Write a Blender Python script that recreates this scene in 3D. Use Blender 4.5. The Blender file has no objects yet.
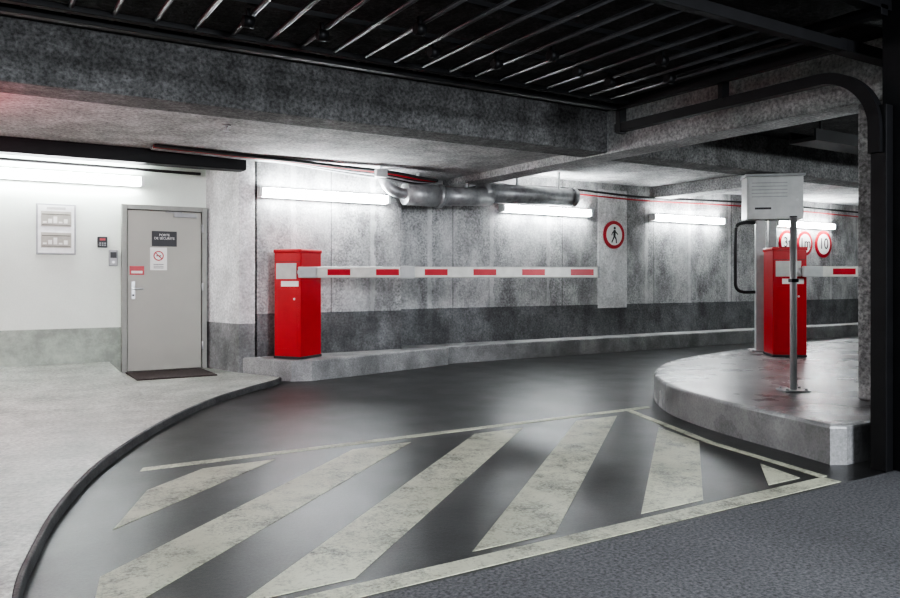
import bpy, bmesh, math, random
from mathutils import Vector, Matrix
random.seed(4)
D=bpy.data; C=bpy.context

# ------------------------------------------------------------------ materials
def new_mat(name):
    m=D.materials.new(name); m.use_nodes=True
    nt=m.node_tree; return m,nt,nt.nodes['Principled BSDF']
def noise(nt,vec,scale,detail=6,rough=.6):
    n=nt.nodes.new('ShaderNodeTexNoise'); n.inputs['Scale'].default_value=scale
    n.inputs['Detail'].default_value=detail; n.inputs['Roughness'].default_value=rough
    nt.links.new(vec,n.inputs['Vector']); return n.outputs['Fac']
def ramp(nt,fac,a,b,ca=(0,0,0,1),cb=(1,1,1,1)):
    r=nt.nodes.new('ShaderNodeValToRGB'); r.color_ramp.elements[0].position=a; r.color_ramp.elements[1].position=b
    r.color_ramp.elements[0].color=ca; r.color_ramp.elements[1].color=cb
    nt.links.new(fac,r.inputs[0]); return r.outputs[0]
def mixc(nt,fac,a,b,blend='MIX'):
    n=nt.nodes.new('ShaderNodeMix'); n.data_type='RGBA'; n.blend_type=blend
    for i,v in ((0,fac),(6,a),(7,b)):
        if isinstance(v,(int,float)): n.inputs[i].default_value=v
        elif isinstance(v,tuple): n.inputs[i].default_value=v
        else: nt.links.new(v,n.inputs[i])
    return n.outputs[2]
def math_(nt,op,a,b=0.0,c=None):
    n=nt.nodes.new('ShaderNodeMath'); n.operation=op
    for i,v in enumerate((a,b) if c is None else (a,b,c)):
        if isinstance(v,(int,float)): n.inputs[i].default_value=v
        else: nt.links.new(v,n.inputs[i])
    return n.outputs[0]
def c4(c): return (c[0],c[1],c[2],1) if not isinstance(c,(int,float)) else (c,c,c,1)

def concrete(name,dark,light,scale=2.0,fine=45,finek=.5,rough=.85,bump=.4,band=None,joints=None,streak=0,roughvar=0,lo=.35,hi=.65,metal=0,stain=0,spec=.5):
    m,nt,p=new_mat(name)
    g=nt.nodes.new('ShaderNodeNewGeometry'); pos=g.outputs['Position']
    f=ramp(nt,noise(nt,pos,scale,10,.6),lo,hi)
    col=mixc(nt,f,c4(dark),c4(light))
    nf=noise(nt,pos,fine,6,.7)
    col=mixc(nt,finek,col,ramp(nt,nf,.36,.64,(.25,.25,.25,1),(1.6,1.6,1.6,1)),'MULTIPLY')
    sx=nt.nodes.new('ShaderNodeSeparateXYZ'); nt.links.new(pos,sx.inputs[0])
    if streak:
        mp=nt.nodes.new('ShaderNodeMapping'); mp.inputs['Scale'].default_value=(1.8,1.8,.55)
        nt.links.new(pos,mp.inputs['Vector'])
        s=ramp(nt,noise(nt,mp.outputs[0],1.3,9,.65),.42,.62)
        col=mixc(nt,math_(nt,'MULTIPLY',s,streak),col,c4(.62))
    if joints:
        md=math_(nt,'MODULO',sx.outputs[0],joints)
        wob=math_(nt,'MULTIPLY',noise(nt,pos,5,5),.15)
        jj=math_(nt,'LESS_THAN',md,wob)
        col=mixc(nt,math_(nt,'MULTIPLY',jj,.55),col,c4(.66))
        md2=math_(nt,'MODULO',math_(nt,'ADD',sx.outputs[0],.35),joints*1.9)
        jl=math_(nt,'LESS_THAN',md2,.016)
        col=mixc(nt,math_(nt,'MULTIPLY',jl,.6),col,c4(.08))
    if band:
        z,mul=band
        lt=math_(nt,'LESS_THAN',sx.outputs[2],z)
        nn=ramp(nt,noise(nt,pos,2.4,12,.68),.44,.64,c4(mul),c4(tuple(min(1,v*1.7) for v in mul)))
        nn=mixc(nt,finek*.8,nn,ramp(nt,nf,.36,.64,(.35,.35,.35,1),(1.6,1.6,1.6,1)),'MULTIPLY')
        col=mixc(nt,math_(nt,'MULTIPLY',lt,.95),col,nn)
    if stain:
        mp=nt.nodes.new('ShaderNodeMapping'); mp.inputs['Scale'].default_value=(1.5,1.5,.8)
        nt.links.new(pos,mp.inputs['Vector'])
        s2=ramp(nt,noise(nt,mp.outputs[0],1.7,9,.62),.38,.58,c4(1-stain),c4(1.0))
        col=mixc(nt,1.0,col,s2,'MULTIPLY')
    nt.links.new(col,p.inputs['Base Color'])
    p.inputs['Specular IOR Level'].default_value=spec
    if roughvar:
        r=ramp(nt,noise(nt,pos,2.3,4,.5),.3,.7,c4(rough-roughvar),c4(rough+roughvar))
        nt.links.new(r,p.inputs['Roughness'])
    else: p.inputs['Roughness'].default_value=rough
    if bump:
        b=nt.nodes.new('ShaderNodeBump'); b.inputs['Strength'].default_value=bump; b.inputs['Distance'].default_value=.02
        nt.links.new(math_(nt,'ADD',nf,noise(nt,pos,fine*.3,5)),b.inputs['Height']); nt.links.new(b.outputs[0],p.inputs['Normal'])
    p.inputs['Metallic'].default_value=metal
    return m
def paint(name,col,rough=.45,metal=0,var=.12,scale=9,emit=0,spec=.5):
    m,nt,p=new_mat(name)
    g=nt.nodes.new('ShaderNodeNewGeometry')
    f=ramp(nt,noise(nt,g.outputs['Position'],scale,6,.6),.3,.7)
    col=mixc(nt,f,c4(tuple(v*(1-var) for v in col)),c4(tuple(min(1,v*(1+var)) for v in col)))
    nt.links.new(col,p.inputs['Base Color'])
    p.inputs['Roughness'].default_value=rough; p.inputs['Metallic'].default_value=metal
    p.inputs['Specular IOR Level'].default_value=spec
    if emit:
        p.inputs['Emission Color'].default_value=(.93,.98,1,1); p.inputs['Emission Strength'].default_value=emit
    return m

M_wall =concrete('rough_concrete_wall',.30,.46,scale=5.0,fine=34,finek=.60,streak=.5,joints=1.12,band=(.78,(.12,.122,.125)),stain=.40)
M_wallL=concrete('painted_wall_white_green',(.64,.69,.63),(.71,.76,.70),scale=1.2,fine=60,finek=.05,rough=.6,bump=.06,band=(.62,(.23,.26,.225)))
M_ret  =concrete('return_wall_plaster',.55,.80,scale=3,fine=34,finek=.4,streak=.4,band=(.66,(.17,.175,.175)),stain=.18)
M_ceil =concrete('ceiling_concrete',.38,.58,scale=4,fine=28,finek=.6,bump=.6,stain=.2)
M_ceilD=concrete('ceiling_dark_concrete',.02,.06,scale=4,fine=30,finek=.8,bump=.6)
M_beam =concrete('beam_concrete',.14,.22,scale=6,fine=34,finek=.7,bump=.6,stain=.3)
M_beamL=concrete('beam_concrete_light',.32,.48,scale=3,fine=34,finek=.6,bump=.5)
M_kerb =concrete('kerb_concrete',.22,.36,scale=3,fine=60,finek=.35,rough=.5,bump=.15,stain=.3)
M_isl  =concrete('island_concrete',.25,.38,scale=2.5,fine=60,finek=.3,rough=.28,roughvar=.04,bump=.10,stain=.25)
M_kdark=concrete('kerb_granite_dark',.05,.10,scale=5,fine=60,finek=.5,rough=.6,bump=.2)
M_pave =concrete('sidewalk_concrete',(.33,.35,.32),(.48,.50,.46),scale=2.2,fine=34,finek=.6,rough=.38,roughvar=.04,bump=.16,stain=.30)
M_asph =concrete('lane_asphalt',.016,.040,scale=1.2,fine=70,finek=.6,rough=.37,roughvar=.03,bump=.08,spec=.45)
M_street=concrete('street_asphalt',(.115,.117,.122),(.15,.152,.158),scale=.8,fine=60,finek=.75,rough=.7,bump=.1,spec=.3)
M_pillar=concrete('pillar_concrete',.30,.5,scale=4,fine=30,finek=.75,bump=.7,stain=.3)
M_facade=paint('facade_dark',(.006,.006,.007),.8,spec=.2)

def road_paint():
    m,nt,p=new_mat('worn_road_paint')
    g=nt.nodes.new('ShaderNodeNewGeometry'); pos=g.outputs['Position']
    fine=noise(nt,pos,60,12,.85); med=noise(nt,pos,4.0,10,.78)
    f=math_(nt,'ADD',math_(nt,'MULTIPLY',med,.52),math_(nt,'MULTIPLY',fine,.58))
    k=ramp(nt,f,.53,.66,c4((.60,.61,.48)),c4((.10,.10,.09)))
    big=ramp(nt,noise(nt,pos,1.1,5),.35,.65,c4((.68,.68,.66)),c4((1,1,1)))
    k=mixc(nt,1.0,k,big,'MULTIPLY')
    nt.links.new(k,p.inputs['Base Color']); p.inputs['Roughness'].default_value=.5; p.inputs['Specular IOR Level'].default_value=.35
    return m
M_line=road_paint()
M_red=paint('red_enamel',(.46,.007,.014),.35,var=.06)
M_redf=paint('red_reflective',(.44,.010,.022),.4)
M_white=paint('white_enamel',(.72,.73,.72),.4)
M_arm=paint('arm_offwhite',(.58,.58,.54),.4)
M_grey=paint('grey_metal_paint',(.30,.31,.31),.4,var=.1)
M_lgrey=paint('light_grey_metal',(.44,.45,.45),.38,var=.08)
M_steel=paint('galvanised_steel',(.50,.51,.52),.38,metal=.4,var=.2)
M_duct=paint('duct_metal',(.36,.365,.37),.38,metal=.45,var=.3)
M_black=paint('black_steel',(.008,.008,.009),.5,var=.2,spec=.3)
M_gbar=paint('grille_bar_steel',(.08,.08,.085),.35,metal=.3,var=.2)
M_dark=paint('dark_plastic',(.03,.03,.033),.5)
M_door=paint('door_beige_grey',(.37,.37,.33),.5,var=.04,scale=2)
M_doorf=paint('door_frame_grey',(.28,.29,.265),.5,var=.06)
M_mat=paint('doormat_brown',(.05,.038,.036),.9,var=.4,scale=60)
M_paper=paint('paper_white',(.76,.76,.73),.6,var=.03)
M_plan=paint('plan_beige',(.42,.41,.36),.6)
M_label=paint('label_grey',(.46,.46,.44),.5)
M_cable=paint('cable_dark',(.03,.03,.03),.6)
M_cabler=paint('cable_red',(.45,.02,.03),.5)
M_tube=paint('fluorescent_diffuser',(.9,.9,.9),.5,emit=27)
M_tubeL=paint('fluorescent_diffuser_bright',(.9,.9,.9),.5,emit=24)

# ------------------------------------------------------------------ mesh builder
class B:
    def __init__(s,name): s.name=name; s.bm=bmesh.new(); s.mats=[]
    def mi(s,m):
        if m not in s.mats: s.mats.append(m)
        return s.mats.index(m)
    def merge(s,t,mat,smooth=False):
        i=s.mi(mat)
        for f in t.faces: f.material_index=i; f.smooth=smooth
        me=D.meshes.new('t'); t.to_mesh(me); t.free(); s.bm.from_mesh(me); D.meshes.remove(me)
    def box(s,c,d,mat,bev=0,rz=0,rot=None):
        t=bmesh.new(); bmesh.ops.create_cube(t,size=1)
        for v in t.verts: v.co=Vector((v.co.x*d[0],v.co.y*d[1],v.co.z*d[2]))
        if bev: bmesh.ops.bevel(t,geom=list(t.edges),offset=bev,segments=2,affect='EDGES',profile=.5)
        mt=Matrix.Translation(c)@(rot if rot else Matrix.Rotation(rz,4,'Z'))
        bmesh.ops.transform(t,matrix=mt,verts=t.verts); s.merge(t,mat)
    def bx(s,x0,x1,y0,y1,z0,z1,mat,bev=0):
        s.box(((x0+x1)/2,(y0+y1)/2,(z0+z1)/2),(x1-x0,y1-y0,z1-z0),mat,bev)
    def cyl(s,a,b,r,mat,seg=20,r2=None):
        a=Vector(a);b=Vector(b);d=b-a;t=bmesh.new()
        bmesh.ops.create_cone(t,cap_ends=True,segments=seg,radius1=r,radius2=r if r2 is None else r2,depth=d.length)
        q=d.to_track_quat('Z','Y').to_matrix().to_4x4()
        bmesh.ops.transform(t,matrix=Matrix.Translation((a+b)/2)@q,verts=t.verts)
        i=s.mi(mat)
        for f in t.faces: f.material_index=i; f.smooth=len(f.verts)==4
        me=D.meshes.new('t'); t.to_mesh(me); t.free(); s.bm.from_mesh(me); D.meshes.remove(me)
    def poly(s,pts,mat):
        t=bmesh.new(); t.faces.new([t.verts.new(p) for p in pts]); s.merge(t,mat)
    def prism(s,pts,z0,z1,mat,side=None,bev=0):
        t=bmesh.new(); f=t.faces.new([t.verts.new((p[0],p[1],z0)) for p in pts])
        r=bmesh.ops.extrude_face_region(t,geom=[f])
        for v in r['geom']:
            if isinstance(v,bmesh.types.BMVert): v.co.z=z1
        bmesh.ops.recalc_face_normals(t,faces=t.faces)
        if bev:
            es=[e for e in t.edges if all(abs(v.co.z-z1)<1e-5 for v in e.verts)]
            bmesh.ops.bevel(t,geom=es,offset=bev,segments=3,affect='EDGES',profile=.5)
        s.merge(t,mat)
    def tube(s,pts,r,mat,seg=10,n=8):
        P=[Vector(p) for p in pts]; Q=[]
        for i in range(len(P)-1):
            p0=P[max(i-1,0)];p1=P[i];p2=P[i+1];p3=P[min(i+2,len(P)-1)]
            for k in range(n):
                u=k/n
                Q.append(.5*((2*p1)+(-p0+p2)*u+(2*p0-5*p1+4*p2-p3)*u*u+(-p0+3*p1-3*p2+p3)*u**3))
        Q.append(P[-1]); s.sweep(Q,r,mat,seg)
    def sweep(s,Q,r,mat,seg=10):
        t=bmesh.new(); rings=[]
        for i,q in enumerate(Q):
            tg=(Q[min(i+1,len(Q)-1)]-Q[max(i-1,0)]).normalized()
            up=Vector((0,0,1)) if abs(tg.z)<.95 else Vector((1,0,0))
            a=tg.cross(up).normalized(); b=tg.cross(a).normalized()
            rings.append([t.verts.new(q+a*r*math.cos(w)+b*r*math.sin(w)) for w in [2*math.pi*k/seg for k in range(seg)]])
        for i in range(len(rings)-1):
            for k in range(seg): t.faces.new((rings[i][k],rings[i][(k+1)%seg],rings[i+1][(k+1)%seg],rings[i+1][k]))
        t.faces.new(rings[0]); t.faces.new(rings[-1][::-1])
        bmesh.ops.recalc_face_normals(t,faces=t.faces); s.merge(t,mat,True)
    def ribbon_yz(s,Q,x0,x1,th,mat):
        t=bmesh.new(); rings=[]
        for i,q in enumerate(Q):
            a=Q[max(i-1,0)]; c=Q[min(i+1,len(Q)-1)]; d=Vector((c[0]-a[0],c[1]-a[1])).normalized(); n=Vector((-d.y,d.x))*th/2
            rings.append([t.verts.new((x0,q[0]-n.x,q[1]-n.y)),t.verts.new((x1,q[0]-n.x,q[1]-n.y)),t.verts.new((x1,q[0]+n.x,q[1]+n.y)),t.verts.new((x0,q[0]+n.x,q[1]+n.y))])
        for i in range(len(rings)-1):
            for k in range(4): t.faces.new((rings[i][k],rings[i][(k+1)%4],rings[i+1][(k+1)%4],rings[i+1][k]))
        t.faces.new(rings[0]); t.faces.new(rings[-1][::-1])
        bmesh.ops.recalc_face_normals(t,faces=t.faces); s.merge(t,mat)
    def done(s,loc=(0,0,0),rz=0):
        me=D.meshes.new(s.name); s.bm.to_mesh(me); s.bm.free()
        for m in s.mats: me.materials.append(m)
        o=D.objects.new(s.name,me); C.scene.collection.objects.link(o)
        o.location=loc; o.rotation_euler=(0,0,rz); return o
def text(parent,name,body,size,loc,mat,rz=0):
    cu=D.curves.new(name,'FONT'); cu.body=body; cu.size=size; cu.extrude=.0008; cu.align_x='CENTER'; cu.align_y='CENTER'
    cu.materials.append(mat); o=D.objects.new(name,cu); C.scene.collection.objects.link(o)
    o.parent=parent; o.location=loc; o.rotation_euler=(math.pi/2,0,rz); return o

YW1,YW2,YD=9.30,9.70,10.10      # back wall planes, door recess wall
XS=4.95
ZC=2.68
# ------------------------------------------------------------------ shell
b=B('floor'); b.poly([(-6,2.6,0),(22,2.6,0),(22,10.3,0),(-6,10.3,0)],M_asph); b.done()
b=B('road'); b.poly([(-14,-9,0),(22,-9,0),(22,2.6,0),(-14,2.6,0)],M_street); b.done()
b=B('wall_back'); b.bx(2.9,XS,YW1,10.4,0,3.3,M_wall); b.bx(XS,22,YW2,10.4,0,3.3,M_wall)
b.prism([(2.70,YW1),(2.92,YW1),(2.92,10.4),(2.5,10.4),(2.5,YD)],0,3.3,M_ret); b.done()
b=B('wall_door_side'); b.bx(-6,2.5,YD,10.4,0,3.3,M_wallL); b.done()
b=B('wall_left'); b.bx(-6.3,-6,2.2,10.4,0,3.3,M_wallL); b.done()
b=B('wall_right'); b.bx(22,22.3,2.2,10.4,0,3.3,M_wall); b.done()
b=B('wall_front'); b.bx(5.12,22.3,2.25,2.6,0,5,M_facade); b.bx(-14,-4.5,2.25,2.6,0,5,M_facade); b.bx(-4.5,5.12,2.25,2.6,2.98,5,M_facade); b.done()
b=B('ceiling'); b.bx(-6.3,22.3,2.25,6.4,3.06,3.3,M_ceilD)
b.bx(-6.3,5.9,6.5,10.4,ZC,3.06,M_ceil); b.bx(5.9,22.3,6.5,10.4,2.86,3.06,M_ceil); b.done()
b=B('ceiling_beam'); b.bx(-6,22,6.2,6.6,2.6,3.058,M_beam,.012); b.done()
b=B('ceiling_beam'); b.bx(5.86,6.22,3.0,9.7,2.585,3.058,M_beamL,.012); b.done()
b=B('ceiling_beam'); b.bx(10.2,10.6,6.6,9.7,2.66,2.858,M_beamL,.01); b.done()
b=B('ceiling_beam'); b.bx(-6,2.72,9.06,9.28,2.52,2.68,M_black,.01); b.done()
b=B('concrete_pillar'); b.bx(5.86,6.4,2.95,3.4,.26,2.585,M_pillar,.02); b.done()

# ------------------------------------------------------------------ sidewalk
curve=[(0.0,1.2),(0.05,2.4),(.10,2.9),(.134,3.29),(.196,3.64),(.342,4.29),(.634,5.17),(1.10,6.15),(1.50,6.83),(1.93,7.45),(2.45,8.02),(2.85,8.4),(3.0,8.62)]
def cr(P,n=6):
    P=[Vector(p) for p in P];Q=[]
    for i in range(len(P)-1):
        p0=P[max(i-1,0)];p1=P[i];p2=P[i+1];p3=P[min(i+2,len(P)-1)]
        for k in range(n):
            u=k/n;Q.append(.5*((2*p1)+(-p0+p2)*u+(2*p0-5*p1+4*p2-p3)*u*u+(-p0+3*p1-3*p2+p3)*u**3))
    Q.append(P[-1]);return Q
cv=cr(curve)
def offs(Q,d):
    R=[]
    for i,q in enumerate(Q):
        t=(Q[min(i+1,len(Q)-1)]-Q[max(i-1,0)]).normalized(); R.append(q+Vector((-t.y,t.x))*d)
    return R
inner=offs(cv,.025)
b=B('sidewalk'); b.prism([tuple(p) for p in inner]+[(2.72,9.28),(2.5,10.1),(-5.99,10.1),(-5.99,1.2)],0,.062,M_pave)
t=bmesh.new()
vs=[t.verts.new(p) for p in [(-5.99,7.2,.062),(1.34,7.2,.062),(1.34,YD,.20),(-5.99,YD,.20),(1.34,YD,.062),(-5.99,YD,.062)]]
t.faces.new((vs[0],vs[1],vs[2],vs[3])); t.faces.new((vs[1],vs[4],vs[2])); b.merge(t,M_pave)
b.done()
b=B('kerb_stone'); b.prism([tuple(p) for p in cv]+[tuple(p) for p in inner[::-1]],0,.064,M_kdark,bev=.008); b.done()

# wall kerb
kp=[(2.74,9.28),(2.95,8.85),(3.12,8.62),(3.35,8.54),(4.0,8.70),(4.9,8.95),(5.6,9.15),(5.7,9.26),(7,9.30),(22,9.34),(22,9.7),(4.96,9.7),(4.96,9.3)]
b=B('kerb_wall'); b.prism(kp,0,.25,M_kerb,bev=.02); b.done()
# island
ip=cr([(4.69,2.90),(4.78,3.25),(4.85,3.6),(4.98,4.1),(5.22,4.7),(5.65,5.3),(6.15,5.75),(6.9,6.2),(7.8,6.5),(9.0,6.75),(11,7.0),(14,7.15),(17,7.2)],5)
b=B('traffic_island'); b.prism([tuple(p) for p in ip]+[(17,2.88),(4.78,2.84)],0,.26,M_isl,bev=.025); b.done()

# ------------------------------------------------------------------ road markings
def clip(poly,cl):
    out=poly
    for i in range(len(cl)):
        a=cl[i]; c=cl[(i+1)%len(cl)]; inp=out; out=[]
        if not inp: break
        def ins(p): return (c[0]-a[0])*(p[1]-a[1])-(c[1]-a[1])*(p[0]-a[0])>=0
        for j in range(len(inp)):
            p=inp[j]; q=inp[(j+1)%len(inp)]
            ip_,iq=ins(p),ins(q)
            if ip_!=iq:
                d1=(c[0]-a[0])*(p[1]-a[1])-(c[1]-a[1])*(p[0]-a[0]); d2=(c[0]-a[0])*(q[1]-a[1])-(c[1]-a[1])*(q[0]-a[0])
                u=d1/(d1-d2); X=(p[0]+(q[0]-p[0])*u,p[1]+(q[1]-p[1])*u)
            if ip_: out.append(p)
            if ip_!=iq: out.append(X)
    return out
region=[(.30,2.80),(4.22,2.80),(4.86,4.93),(.95,4.93),(.52,3.9),(.38,3.2)]
b=B('road_marking')
for k in range(-4,4):
    x0=1.80+1.035*k; sl=1.155; w=.47
    pl=[(x0-sl*.3,2.46),(x0+w-sl*.3,2.46),(x0+w+sl*2.6,5.36),(x0+sl*2.6,5.36)]
    r=clip(pl,region)
    if len(r)>2: b.prism(r,.0005,.004,M_line)
b.prism([(.12,2.62),(4.35,2.62),(4.35,2.74),(.12,2.74)],.0005,.004,M_line)
b.prism([(.85,5.07),(5.35,5.07),(5.38,5.15),(.88,5.15)],.0005,.004,M_line)
b.prism([(4.33,2.74),(4.40,2.74),(4.61,3.75),(5.10,5.07),(5.03,5.07),(4.55,3.78)],.0005,.004,M_line)
b.done()

# ------------------------------------------------------------------ fluorescent lamps
def lamp(x0,x1,y,z,tube,rz=0,pos=None):
    b=B('fluorescent_lamp')
    L=x1-x0
    b.box((0,.045,0.0),(L,.05,.13),M_white,.008)
    b.box((0,-.02,-.0),(L-.08,.08,.10),tube,.025)
    b.box((-L/2+.02,-.015,0),(.04,.10,.12),M_white,.008); b.box((L/2-.02,-.015,0),(.04,.10,.12),M_white,.008)
    b.done(pos if pos else ((x0+x1)/2,y-.071,z),rz)
lamp(-.15,1.72,YD,2.42,M_tubeL)
lamp(-3.2,-1.3,YD,2.42,M_tubeL)
lamp(2.92,4.72,YW1,2.29,M_tube)
lamp(6.88,8.72,YW2,2.32,M_tube)
lamp(10.17,12.1,YW2,2.32,M_tube)
lamp(13.7,15.7,YW2,2.35,M_tube)
lamp(17.2,19.2,YW2,2.32,M_tube)
for y in (4.2,7.4): lamp(0,1.8,0,0,M_tubeL,math.pi/2,(-5.928,y,2.3))  # unseen lamps added on the left wall to brighten the interior and ceiling
for x in (7.4,10.8,14.2): lamp(0,1.8,0,0,M_tube,math.pi,(x,2.672,2.3))  # hidden lamps added inside the front wall to light island and right wall

# ------------------------------------------------------------------ door
b=B('door_1')
b.bx(-.51,-.45,-.09,0,0,2.07,M_doorf,.004); b.bx(.45,.51,-.09,0,0,2.07,M_doorf,.004); b.bx(-.45,.45,-.09,0,2.01,2.07,M_doorf,.004)
b.bx(-.443,.443,-.06,-.013,.01,2.003,M_door,.004); b.bx(-.46,.46,-.012,-.002,0,2.02,M_dark)
b.bx(-.40,-.355,-.068,-.06,.90,1.12,M_steel,.003)
b.cyl((-.378,-.06,1.03),(-.378,-.11,1.03),.011,M_steel); b.cyl((-.385,-.108,1.03),(-.26,-.108,1.03),.010,M_steel)
b.cyl((-.378,-.066,.95),(-.378,-.074,.95),.012,M_dark)
b.bx(.10,.38,-.10,-.06,1.93,1.985,M_grey,.006); b.bx(.0,.2,-.085,-.075,1.985,2.0,M_grey,.002)
for z in (.3,1.05,1.8): b.cyl((.452,-.09,z-.05),(.452,-.09,z+.05),.011,M_steel)
b.bx(-.16,.14,-.066,-.06,1.56,1.75,M_dark,.002)
b.bx(-.18,.02,-.064,-.06,1.26,1.545,M_paper,.001)
b.cyl((-.08,-.064,1.44),(-.08,-.067,1.44),.062,M_redf,32); b.cyl((-.08,-.067,1.44),(-.08,-.069,1.44),.048,M_paper,32)
b.box((-.08,-.070,1.44),(.105,.002,.012),M_redf,rot=Matrix.Rotation(.78,4,'Y')); b.box((-.08,-.0695,1.44),(.06,.001,.012),M_dark)
for k in range(3): b.bx(-.14,-.02,-.0655,-.064,1.285+.022*k,1.292+.022*k,M_dark)
b.bx(-.42,-.25,-.064,-.06,1.20,1.31,M_redf,.001); b.bx(-.40,-.27,-.066,-.064,1.22,1.25,M_paper)
door=b.done((1.98,YD-.001,.063))
text(door,'door_sign_text','PORTE\nDE SECURITE',.042,(-.01,-.068,1.68),M_paper)
b=B('doormat'); b.bx(-.45,.45,-.4,.4,0,.014,M_mat,.004); b.done((1.95,9.55,.063))

b=B('evacuation_plan_board')
b.bx(-.21,.21,-.02,0,-.30,.30,M_grey,.006); b.bx(-.19,.19,-.024,-.02,-.28,.28,M_white)
for z in (.12,-.13):
    b.bx(-.16,.16,-.028,-.024,z-.09,z+.09,M_plan)
    for k in range(5): b.bx(-.14+.055*k,-.10+.055*k,-.030,-.028,z-.05,z-.05+.02+.03*((k*7)%3),M_paper)
    b.bx(-.15,.15,-.030,-.028,z+.05,z+.056,M_dark); b.bx(-.15,.15,-.030,-.028,z-.075,z-.07,M_dark)
b.bx(-.10,.10,-.027,-.024,.23,.26,M_label)
b.done((.76,YD-.001,1.80))
b=B('access_keypad'); b.bx(-.055,.055,-.035,0,-.065,.065,M_dark,.008); b.bx(-.03,.03,-.038,-.035,.02,.045,M_redf)
for i in range(3):
    for j in range(2): b.bx(-.035+.027*i,-.018+.027*i,-.038,-.035,-.045+.025*j,-.03+.025*j,M_grey)
b.done((1.26,YD-.001,1.66))
b=B('intercom'); b.bx(-.05,.05,-.05,0,-.10,.10,M_grey,.01); b.bx(-.035,.035,-.053,-.05,0,.07,M_dark); b.cyl((0,-.05,-.05),(0,-.056,-.05),.016,M_steel); b.done((1.38,YD-.001,1.47))

# ------------------------------------------------------------------ round signs
def rsign(x,z,r,kind,y):
    b=B('prohibition_sign' if kind=='ped' else 'speed_limit_sign')
    b.cyl((0,0,0),(0,-.02,0),r,M_redf,48); b.cyl((0,-.02,0),(0,-.023,0),r*.76,M_paper,48)
    if kind=='ped':
        s=r
        b.cyl((.03*s,-.023,.48*s),(.03*s,-.026,.48*s),.10*s,M_dark,20)
        def limb(p,q,w):
            p=Vector((p[0]*s,-.0245,p[1]*s));q=Vector((q[0]*s,-.0245,q[1]*s));d=q-p
            b.box((p+q)/2,(d.length,.003,w*s),M_dark,rot=Matrix.Rotation(-math.atan2(d.z,d.x),4,'Y'))
        limb((.02,.35),(0,-.08),.20); limb((0,-.05),(.16,-.3),.11); limb((.16,-.28),(.2,-.6),.09)
        limb((0,-.05),(-.1,-.3),.11); limb((-.1,-.28),(-.26,-.56),.09)
        limb((.03,.3),(.24,.1),.08); limb((.24,.12),(.34,.02),.07); limb((0,.3),(-.2,.12),.08); limb((-.2,.12),(-.26,-.05),.07)
    o=b.done((x,y,z))
    if kind!='ped': text(o,'sign_text',kind,r*1.15,(0,-.0245,0),M_dark)
b=B('wall_panel'); b.bx(8.95,9.62,YW2-.012,YW2-.001,.72,2.75,M_ret); b.done()
rsign(9.30,1.98,.24,'ped',YW2-.014)
rsign(14.15,1.97,.26,'3t',YW2-.002); rsign(14.76,1.97,.26,'1m',YW2-.002); rsign(15.42,1.97,.29,'10',YW2-.002)

# ------------------------------------------------------------------ barriers
YAW=math.radians(-31.7)
def barrier(loc,rzbox,arm_len,h=1.32):
    e=D.objects.new('parking_barrier',None); C.scene.collection.objects.link(e); e.location=loc
    b=B('barrier_cabinet')
    b.bx(-.20,.20,-.22,.22,0,.03,M_dark,.004)
    b.bx(-.195,.195,-.215,.215,.02,h-.03,M_red,.012)
    b.bx(-.205,.205,-.225,.225,h-.045,h,M_red,.012)
    b.bx(-.15,.15,-.219,-.215,.12,h-.48,M_red,.002)
    b.bx(-.165,.13,-.221,-.215,h-.36,h-.17,M_label,.002); b.bx(-.09,.16,-.223,-.215,h-.45,h-.385,M_paper,.002)
    b.bx(-.19,.19,-.2165,-.215,h-.155,h-.15,M_dark)
    b.cyl((.10,-.215,h-.6),(.10,-.222,h-.6),.014,M_steel)
    o=b.done((0,0,0),rzbox); o.parent=e
    b=B('barrier_arm'); z=1.04
    b.cyl((.10,-.30,z),(.10,-.10,z),.05,M_steel,24)
    b.box((.19,-.335,z),(.24,.05,.13),M_lgrey,.01)
    b.bx(.27,arm_len,-.36,-.30,z-.065,z+.065,M_arm,.012)
    x=.42
    while x<arm_len-.1:
        b.bx(x,min(x+.27,arm_len-.01),-.3625,-.36,z-.036,z+.036,M_redf); b.bx(x,min(x+.27,arm_len-.01),-.30,-.2975,z-.036,z+.036,M_redf)
        x+=.575
    if arm_len>3:
        b.bx(1.28,1.45,-.372,-.288,z-.075,z+.075,M_lgrey,.01)
    b.bx(arm_len,arm_len+.02,-.365,-.295,z-.07,z+.07,M_grey,.004)
    o=b.done((0,0,0),YAW); o.parent=e
    return e
barrier((3.32,8.93,.252),YAW-math.radians(24),3.62)
barrier((8.50,5.85,.262),YAW-math.radians(8),2.4,1.34)

# ticket/control cabinet on post
b=B('control_cabinet')
b.bx(-.06,.06,-.05,.05,0,1.75,M_lgrey,.01); b.bx(-.12,.12,-.12,.12,0,.015,M_steel,.003)
b.bx(-.20,.50,-.17,.17,1.73,2.29,M_lgrey,.012); b.bx(-.22,.52,-.19,.19,2.29,2.325,M_grey,.006)
b.bx(-.17,.47,-.174,-.17,1.76,2.26,M_lgrey,.002)
for k in range(5): b.bx(-.14,.30,-.178,-.174,2.02+.045*k,2.032+.045*k,M_grey,.001)
b.bx(-.10,.1,-.179,-.174,1.86,1.885,M_dark)
b.cyl((.42,-.174,1.98),(.42,-.182,1.98),.015,M_steel)
b.bx(.10,.2,-.05,.05,0,1.75,M_grey,.008)
pth=[(-.05,0,1.70),(-.2,0,1.70),(-.29,0,1.66),(-.31,0,1.5),(-.31,0,1.0),(-.30,0,.84),(-.22,0,.78),(-.05,0,.78)]
b.tube(pth,.020,M_dark,12)
b.done((8.80,6.42,.261),YAW-math.radians(10))
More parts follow.
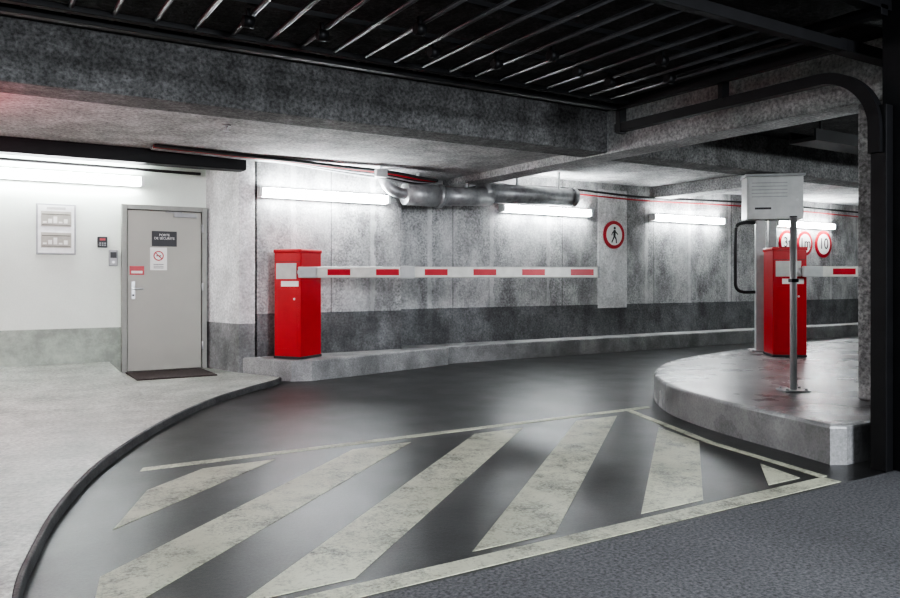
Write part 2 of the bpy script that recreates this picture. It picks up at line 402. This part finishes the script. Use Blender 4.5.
# near pole
b=B('steel_post'); b.cyl((0,0,.012),(0,0,1.47),.028,M_lgrey,24); b.bx(-.11,.11,-.09,.09,0,.012,M_steel,.003)
for sx in (-1,1):
    for sy in (-1,1): b.cyl((sx*.08,sy*.065,.012),(sx*.08,sy*.065,.03),.012,M_steel,8)
b.cyl((0,0,1.47),(0,0,1.48),.03,M_dark); b.bx(-.03,.03,-.035,.035,.92,.95,M_dark,.004)
b.done((5.86,3.95,.261),YAW)

# ------------------------------------------------------------------ ducts, conduits
b=B('ventilation_duct')
b.cyl((4.85,9.02,2.36),(5.35,9.02,2.36),.15,M_duct,32); b.cyl((5.35,9.02,2.36),(5.42,9.02,2.36),.165,M_duct,32)
b.cyl((5.42,9.02,2.36),(6.25,9.05,2.40),.13,M_duct,32); b.cyl((6.15,9.1,2.45),(6.3,9.1,2.47),.17,M_duct,32)
b.cyl((6.3,9.1,2.47),(7.9,9.2,2.50),.14,M_duct,32); b.cyl((7.9,9.2,2.5),(7.98,9.2,2.5),.155,M_duct,32)
b.tube([(4.9,9.02,2.36),(4.72,9.02,2.38),(4.60,9.05,2.47),(4.57,9.1,2.6),(4.57,9.1,2.68)],.075,M_duct,16)
for x in (5.1,5.9,6.8,7.6): b.bx(x-.012,x+.012,9.09,9.12,2.4,2.86 if x>5.9 else 2.68,M_steel)
b.done()
b=B('cable_conduit')
for i in range(6):
    y=8.80+.038*i; m=M_cabler if i==1 else (M_steel if i in(3,5) else M_cable)
    b.tube([(1.6,y-.12,2.655),(2.6,y,2.65),(3.2,y,2.64),(3.9,y,2.62-.008*i),(4.5,y-.02,2.60-.012*i),(4.95,y,2.56-.012*i),(5.25,y+.02,2.54)],.018,m,8)
b.tube([(6.3,9.6,2.62),(8,9.6,2.70),(10,9.6,2.66),(13,9.6,2.72),(17,9.6,2.7)],.018,M_cable,8)
b.tube([(6.3,9.55,2.55),(8,9.58,2.62),(10,9.6,2.60),(13,9.6,2.64),(17,9.6,2.6)],.012,M_cabler,8)
b.tube([(-5,9.95,2.56),(-1,9.96,2.57),(2.4,9.98,2.56)],.018,M_cable,8)
b.done()
b=B('junction_box'); b.box((0,0,0),(.16,.07,.10),M_lgrey,.01); b.cyl((0,0,.05),(0,0,.12),.01,M_steel); b.done((4.35,8.72,2.56))
b=B('sprinkler_head'); b.cyl((0,0,0),(0,0,-.05),.012,M_steel); b.cyl((0,0,-.05),(0,0,-.058),.035,M_steel); b.cyl((0,0,0),(0,0,-.01),.04,M_steel); b.done((2.0,7.3,ZC))

# ------------------------------------------------------------------ overhead grille gate
b=B('garage_gate')
zg=2.72
for y,h in ((4.86,.07),(4.72,.035),(2.85,.07)): b.bx(-4.38,4.72,y-.03,y+.03,zg-h/2-.01,zg+h/2-.01,M_black,.004)
for y in (3.55,4.2): b.bx(-4.38,4.72,y-.015,y+.015,zg+.02,zg+.05,M_black)
x=-4.3
while x<4.7:
    b.cyl((x,2.85,zg),(x,4.84,zg),.015,M_gbar,8); x+=.225
b.bx(4.68,4.74,2.82,4.89,zg-.045,zg+.035,M_black,.004)
for (x,y) in [(1.3,4.3),(1.75,4.3),(2.5,4.25),(3.0,4.25),(3.2,3.9),(3.6,4.1),(4.0,4.2),(2.2,3.9),(4.3,3.9),(3.9,3.6)]:
    b.cyl((x-.03,y,zg-.045),(x+.03,y,zg-.045),.035,M_black,16); b.bx(x-.01,x+.01,y-.012,y+.012,zg-.045,zg+.03,M_black)
b.done()
b=B('gate_track')
b.bx(4.80,4.88,2.60,2.70,0,2.30,M_black,.004); b.bx(4.90,5.11,2.50,2.68,0,2.975,M_black,.004)
Q=[(2.66,2.0)]
for k in range(17):
    w=math.pi/2*k/16; Q.append((2.66+.38*(1-math.cos(w)),2.16+.38*math.sin(w)))
Q.append((4.95,2.54))
b.ribbon_yz(Q,4.765,4.835,.075,M_black)
b.bx(4.76,4.84,4.88,4.93,2.49,3.058,M_black); b.bx(4.76,4.84,3.8,3.84,2.57,3.058,M_black)
b.bx(4.78,4.86,2.62,4.95,2.86,2.93,M_black,.004)
b.bx(4.84,5.6,2.9,3.0,2.72,2.80,M_black,.004)
b.bx(-4.4,5.11,2.62,2.70,2.9,2.975,M_black,.004)
b.bx(-4.49,-4.41,2.62,2.7,.08,2.97,M_black); b.bx(-4.46,-4.40,2.7,4.9,2.5,2.58,M_black)
b.done()
b=B('cable_tray'); b.bx(7.2,12,4.6,4.9,2.62,2.66,M_black); b.bx(7.2,12,4.6,4.62,2.66,2.74,M_black); b.bx(7.2,12,4.88,4.9,2.66,2.74,M_black)
for x in (7.5,9.5,11.5): b.bx(x,x+.02,4.74,4.76,2.66,3.06,M_black)
b.done()

# ------------------------------------------------------------------ lights
def area(name,loc,size,energy,col,rot=(0,0,0),sy=None):
    l=D.lights.new(name,'AREA'); l.shape='RECTANGLE'; l.size=size; l.size_y=sy or size; l.energy=energy; l.color=col
    o=D.objects.new(name,l); C.scene.collection.objects.link(o); o.location=loc; o.rotation_euler=rot; return o
area('street_fill_light',(2,-6,2.6),2.0,420,(.90,.94,1),(math.radians(92),0,0))  # unseen area light added behind the camera to light beam face and gate bars
l=D.lights.new('red_exit_lamp','POINT'); l.energy=16; l.color=(1,.05,.12); l.shadow_soft_size=.08
o=D.objects.new('red_exit_lamp',l); C.scene.collection.objects.link(o); o.location=(-.55,7.0,2.3)

w=D.worlds.new('World'); C.scene.world=w; w.use_nodes=True
w.node_tree.nodes['Background'].inputs[0].default_value=(.76,.80,.85,1); w.node_tree.nodes['Background'].inputs[1].default_value=.36

# ------------------------------------------------------------------ camera
cam=D.cameras.new('camera'); co=D.objects.new('camera',cam); C.scene.collection.objects.link(co)
co.location=(0,0,1.2); co.rotation_euler=(math.pi/2,0,YAW)
cam.sensor_width=36; cam.lens=760/900*36; cam.shift_y=-19/900; cam.clip_start=.05
C.scene.camera=co
C.scene.view_settings.view_transform='AgX'
C.scene.view_settings.look='AgX - High Contrast'
C.scene.view_settings.exposure=1.4
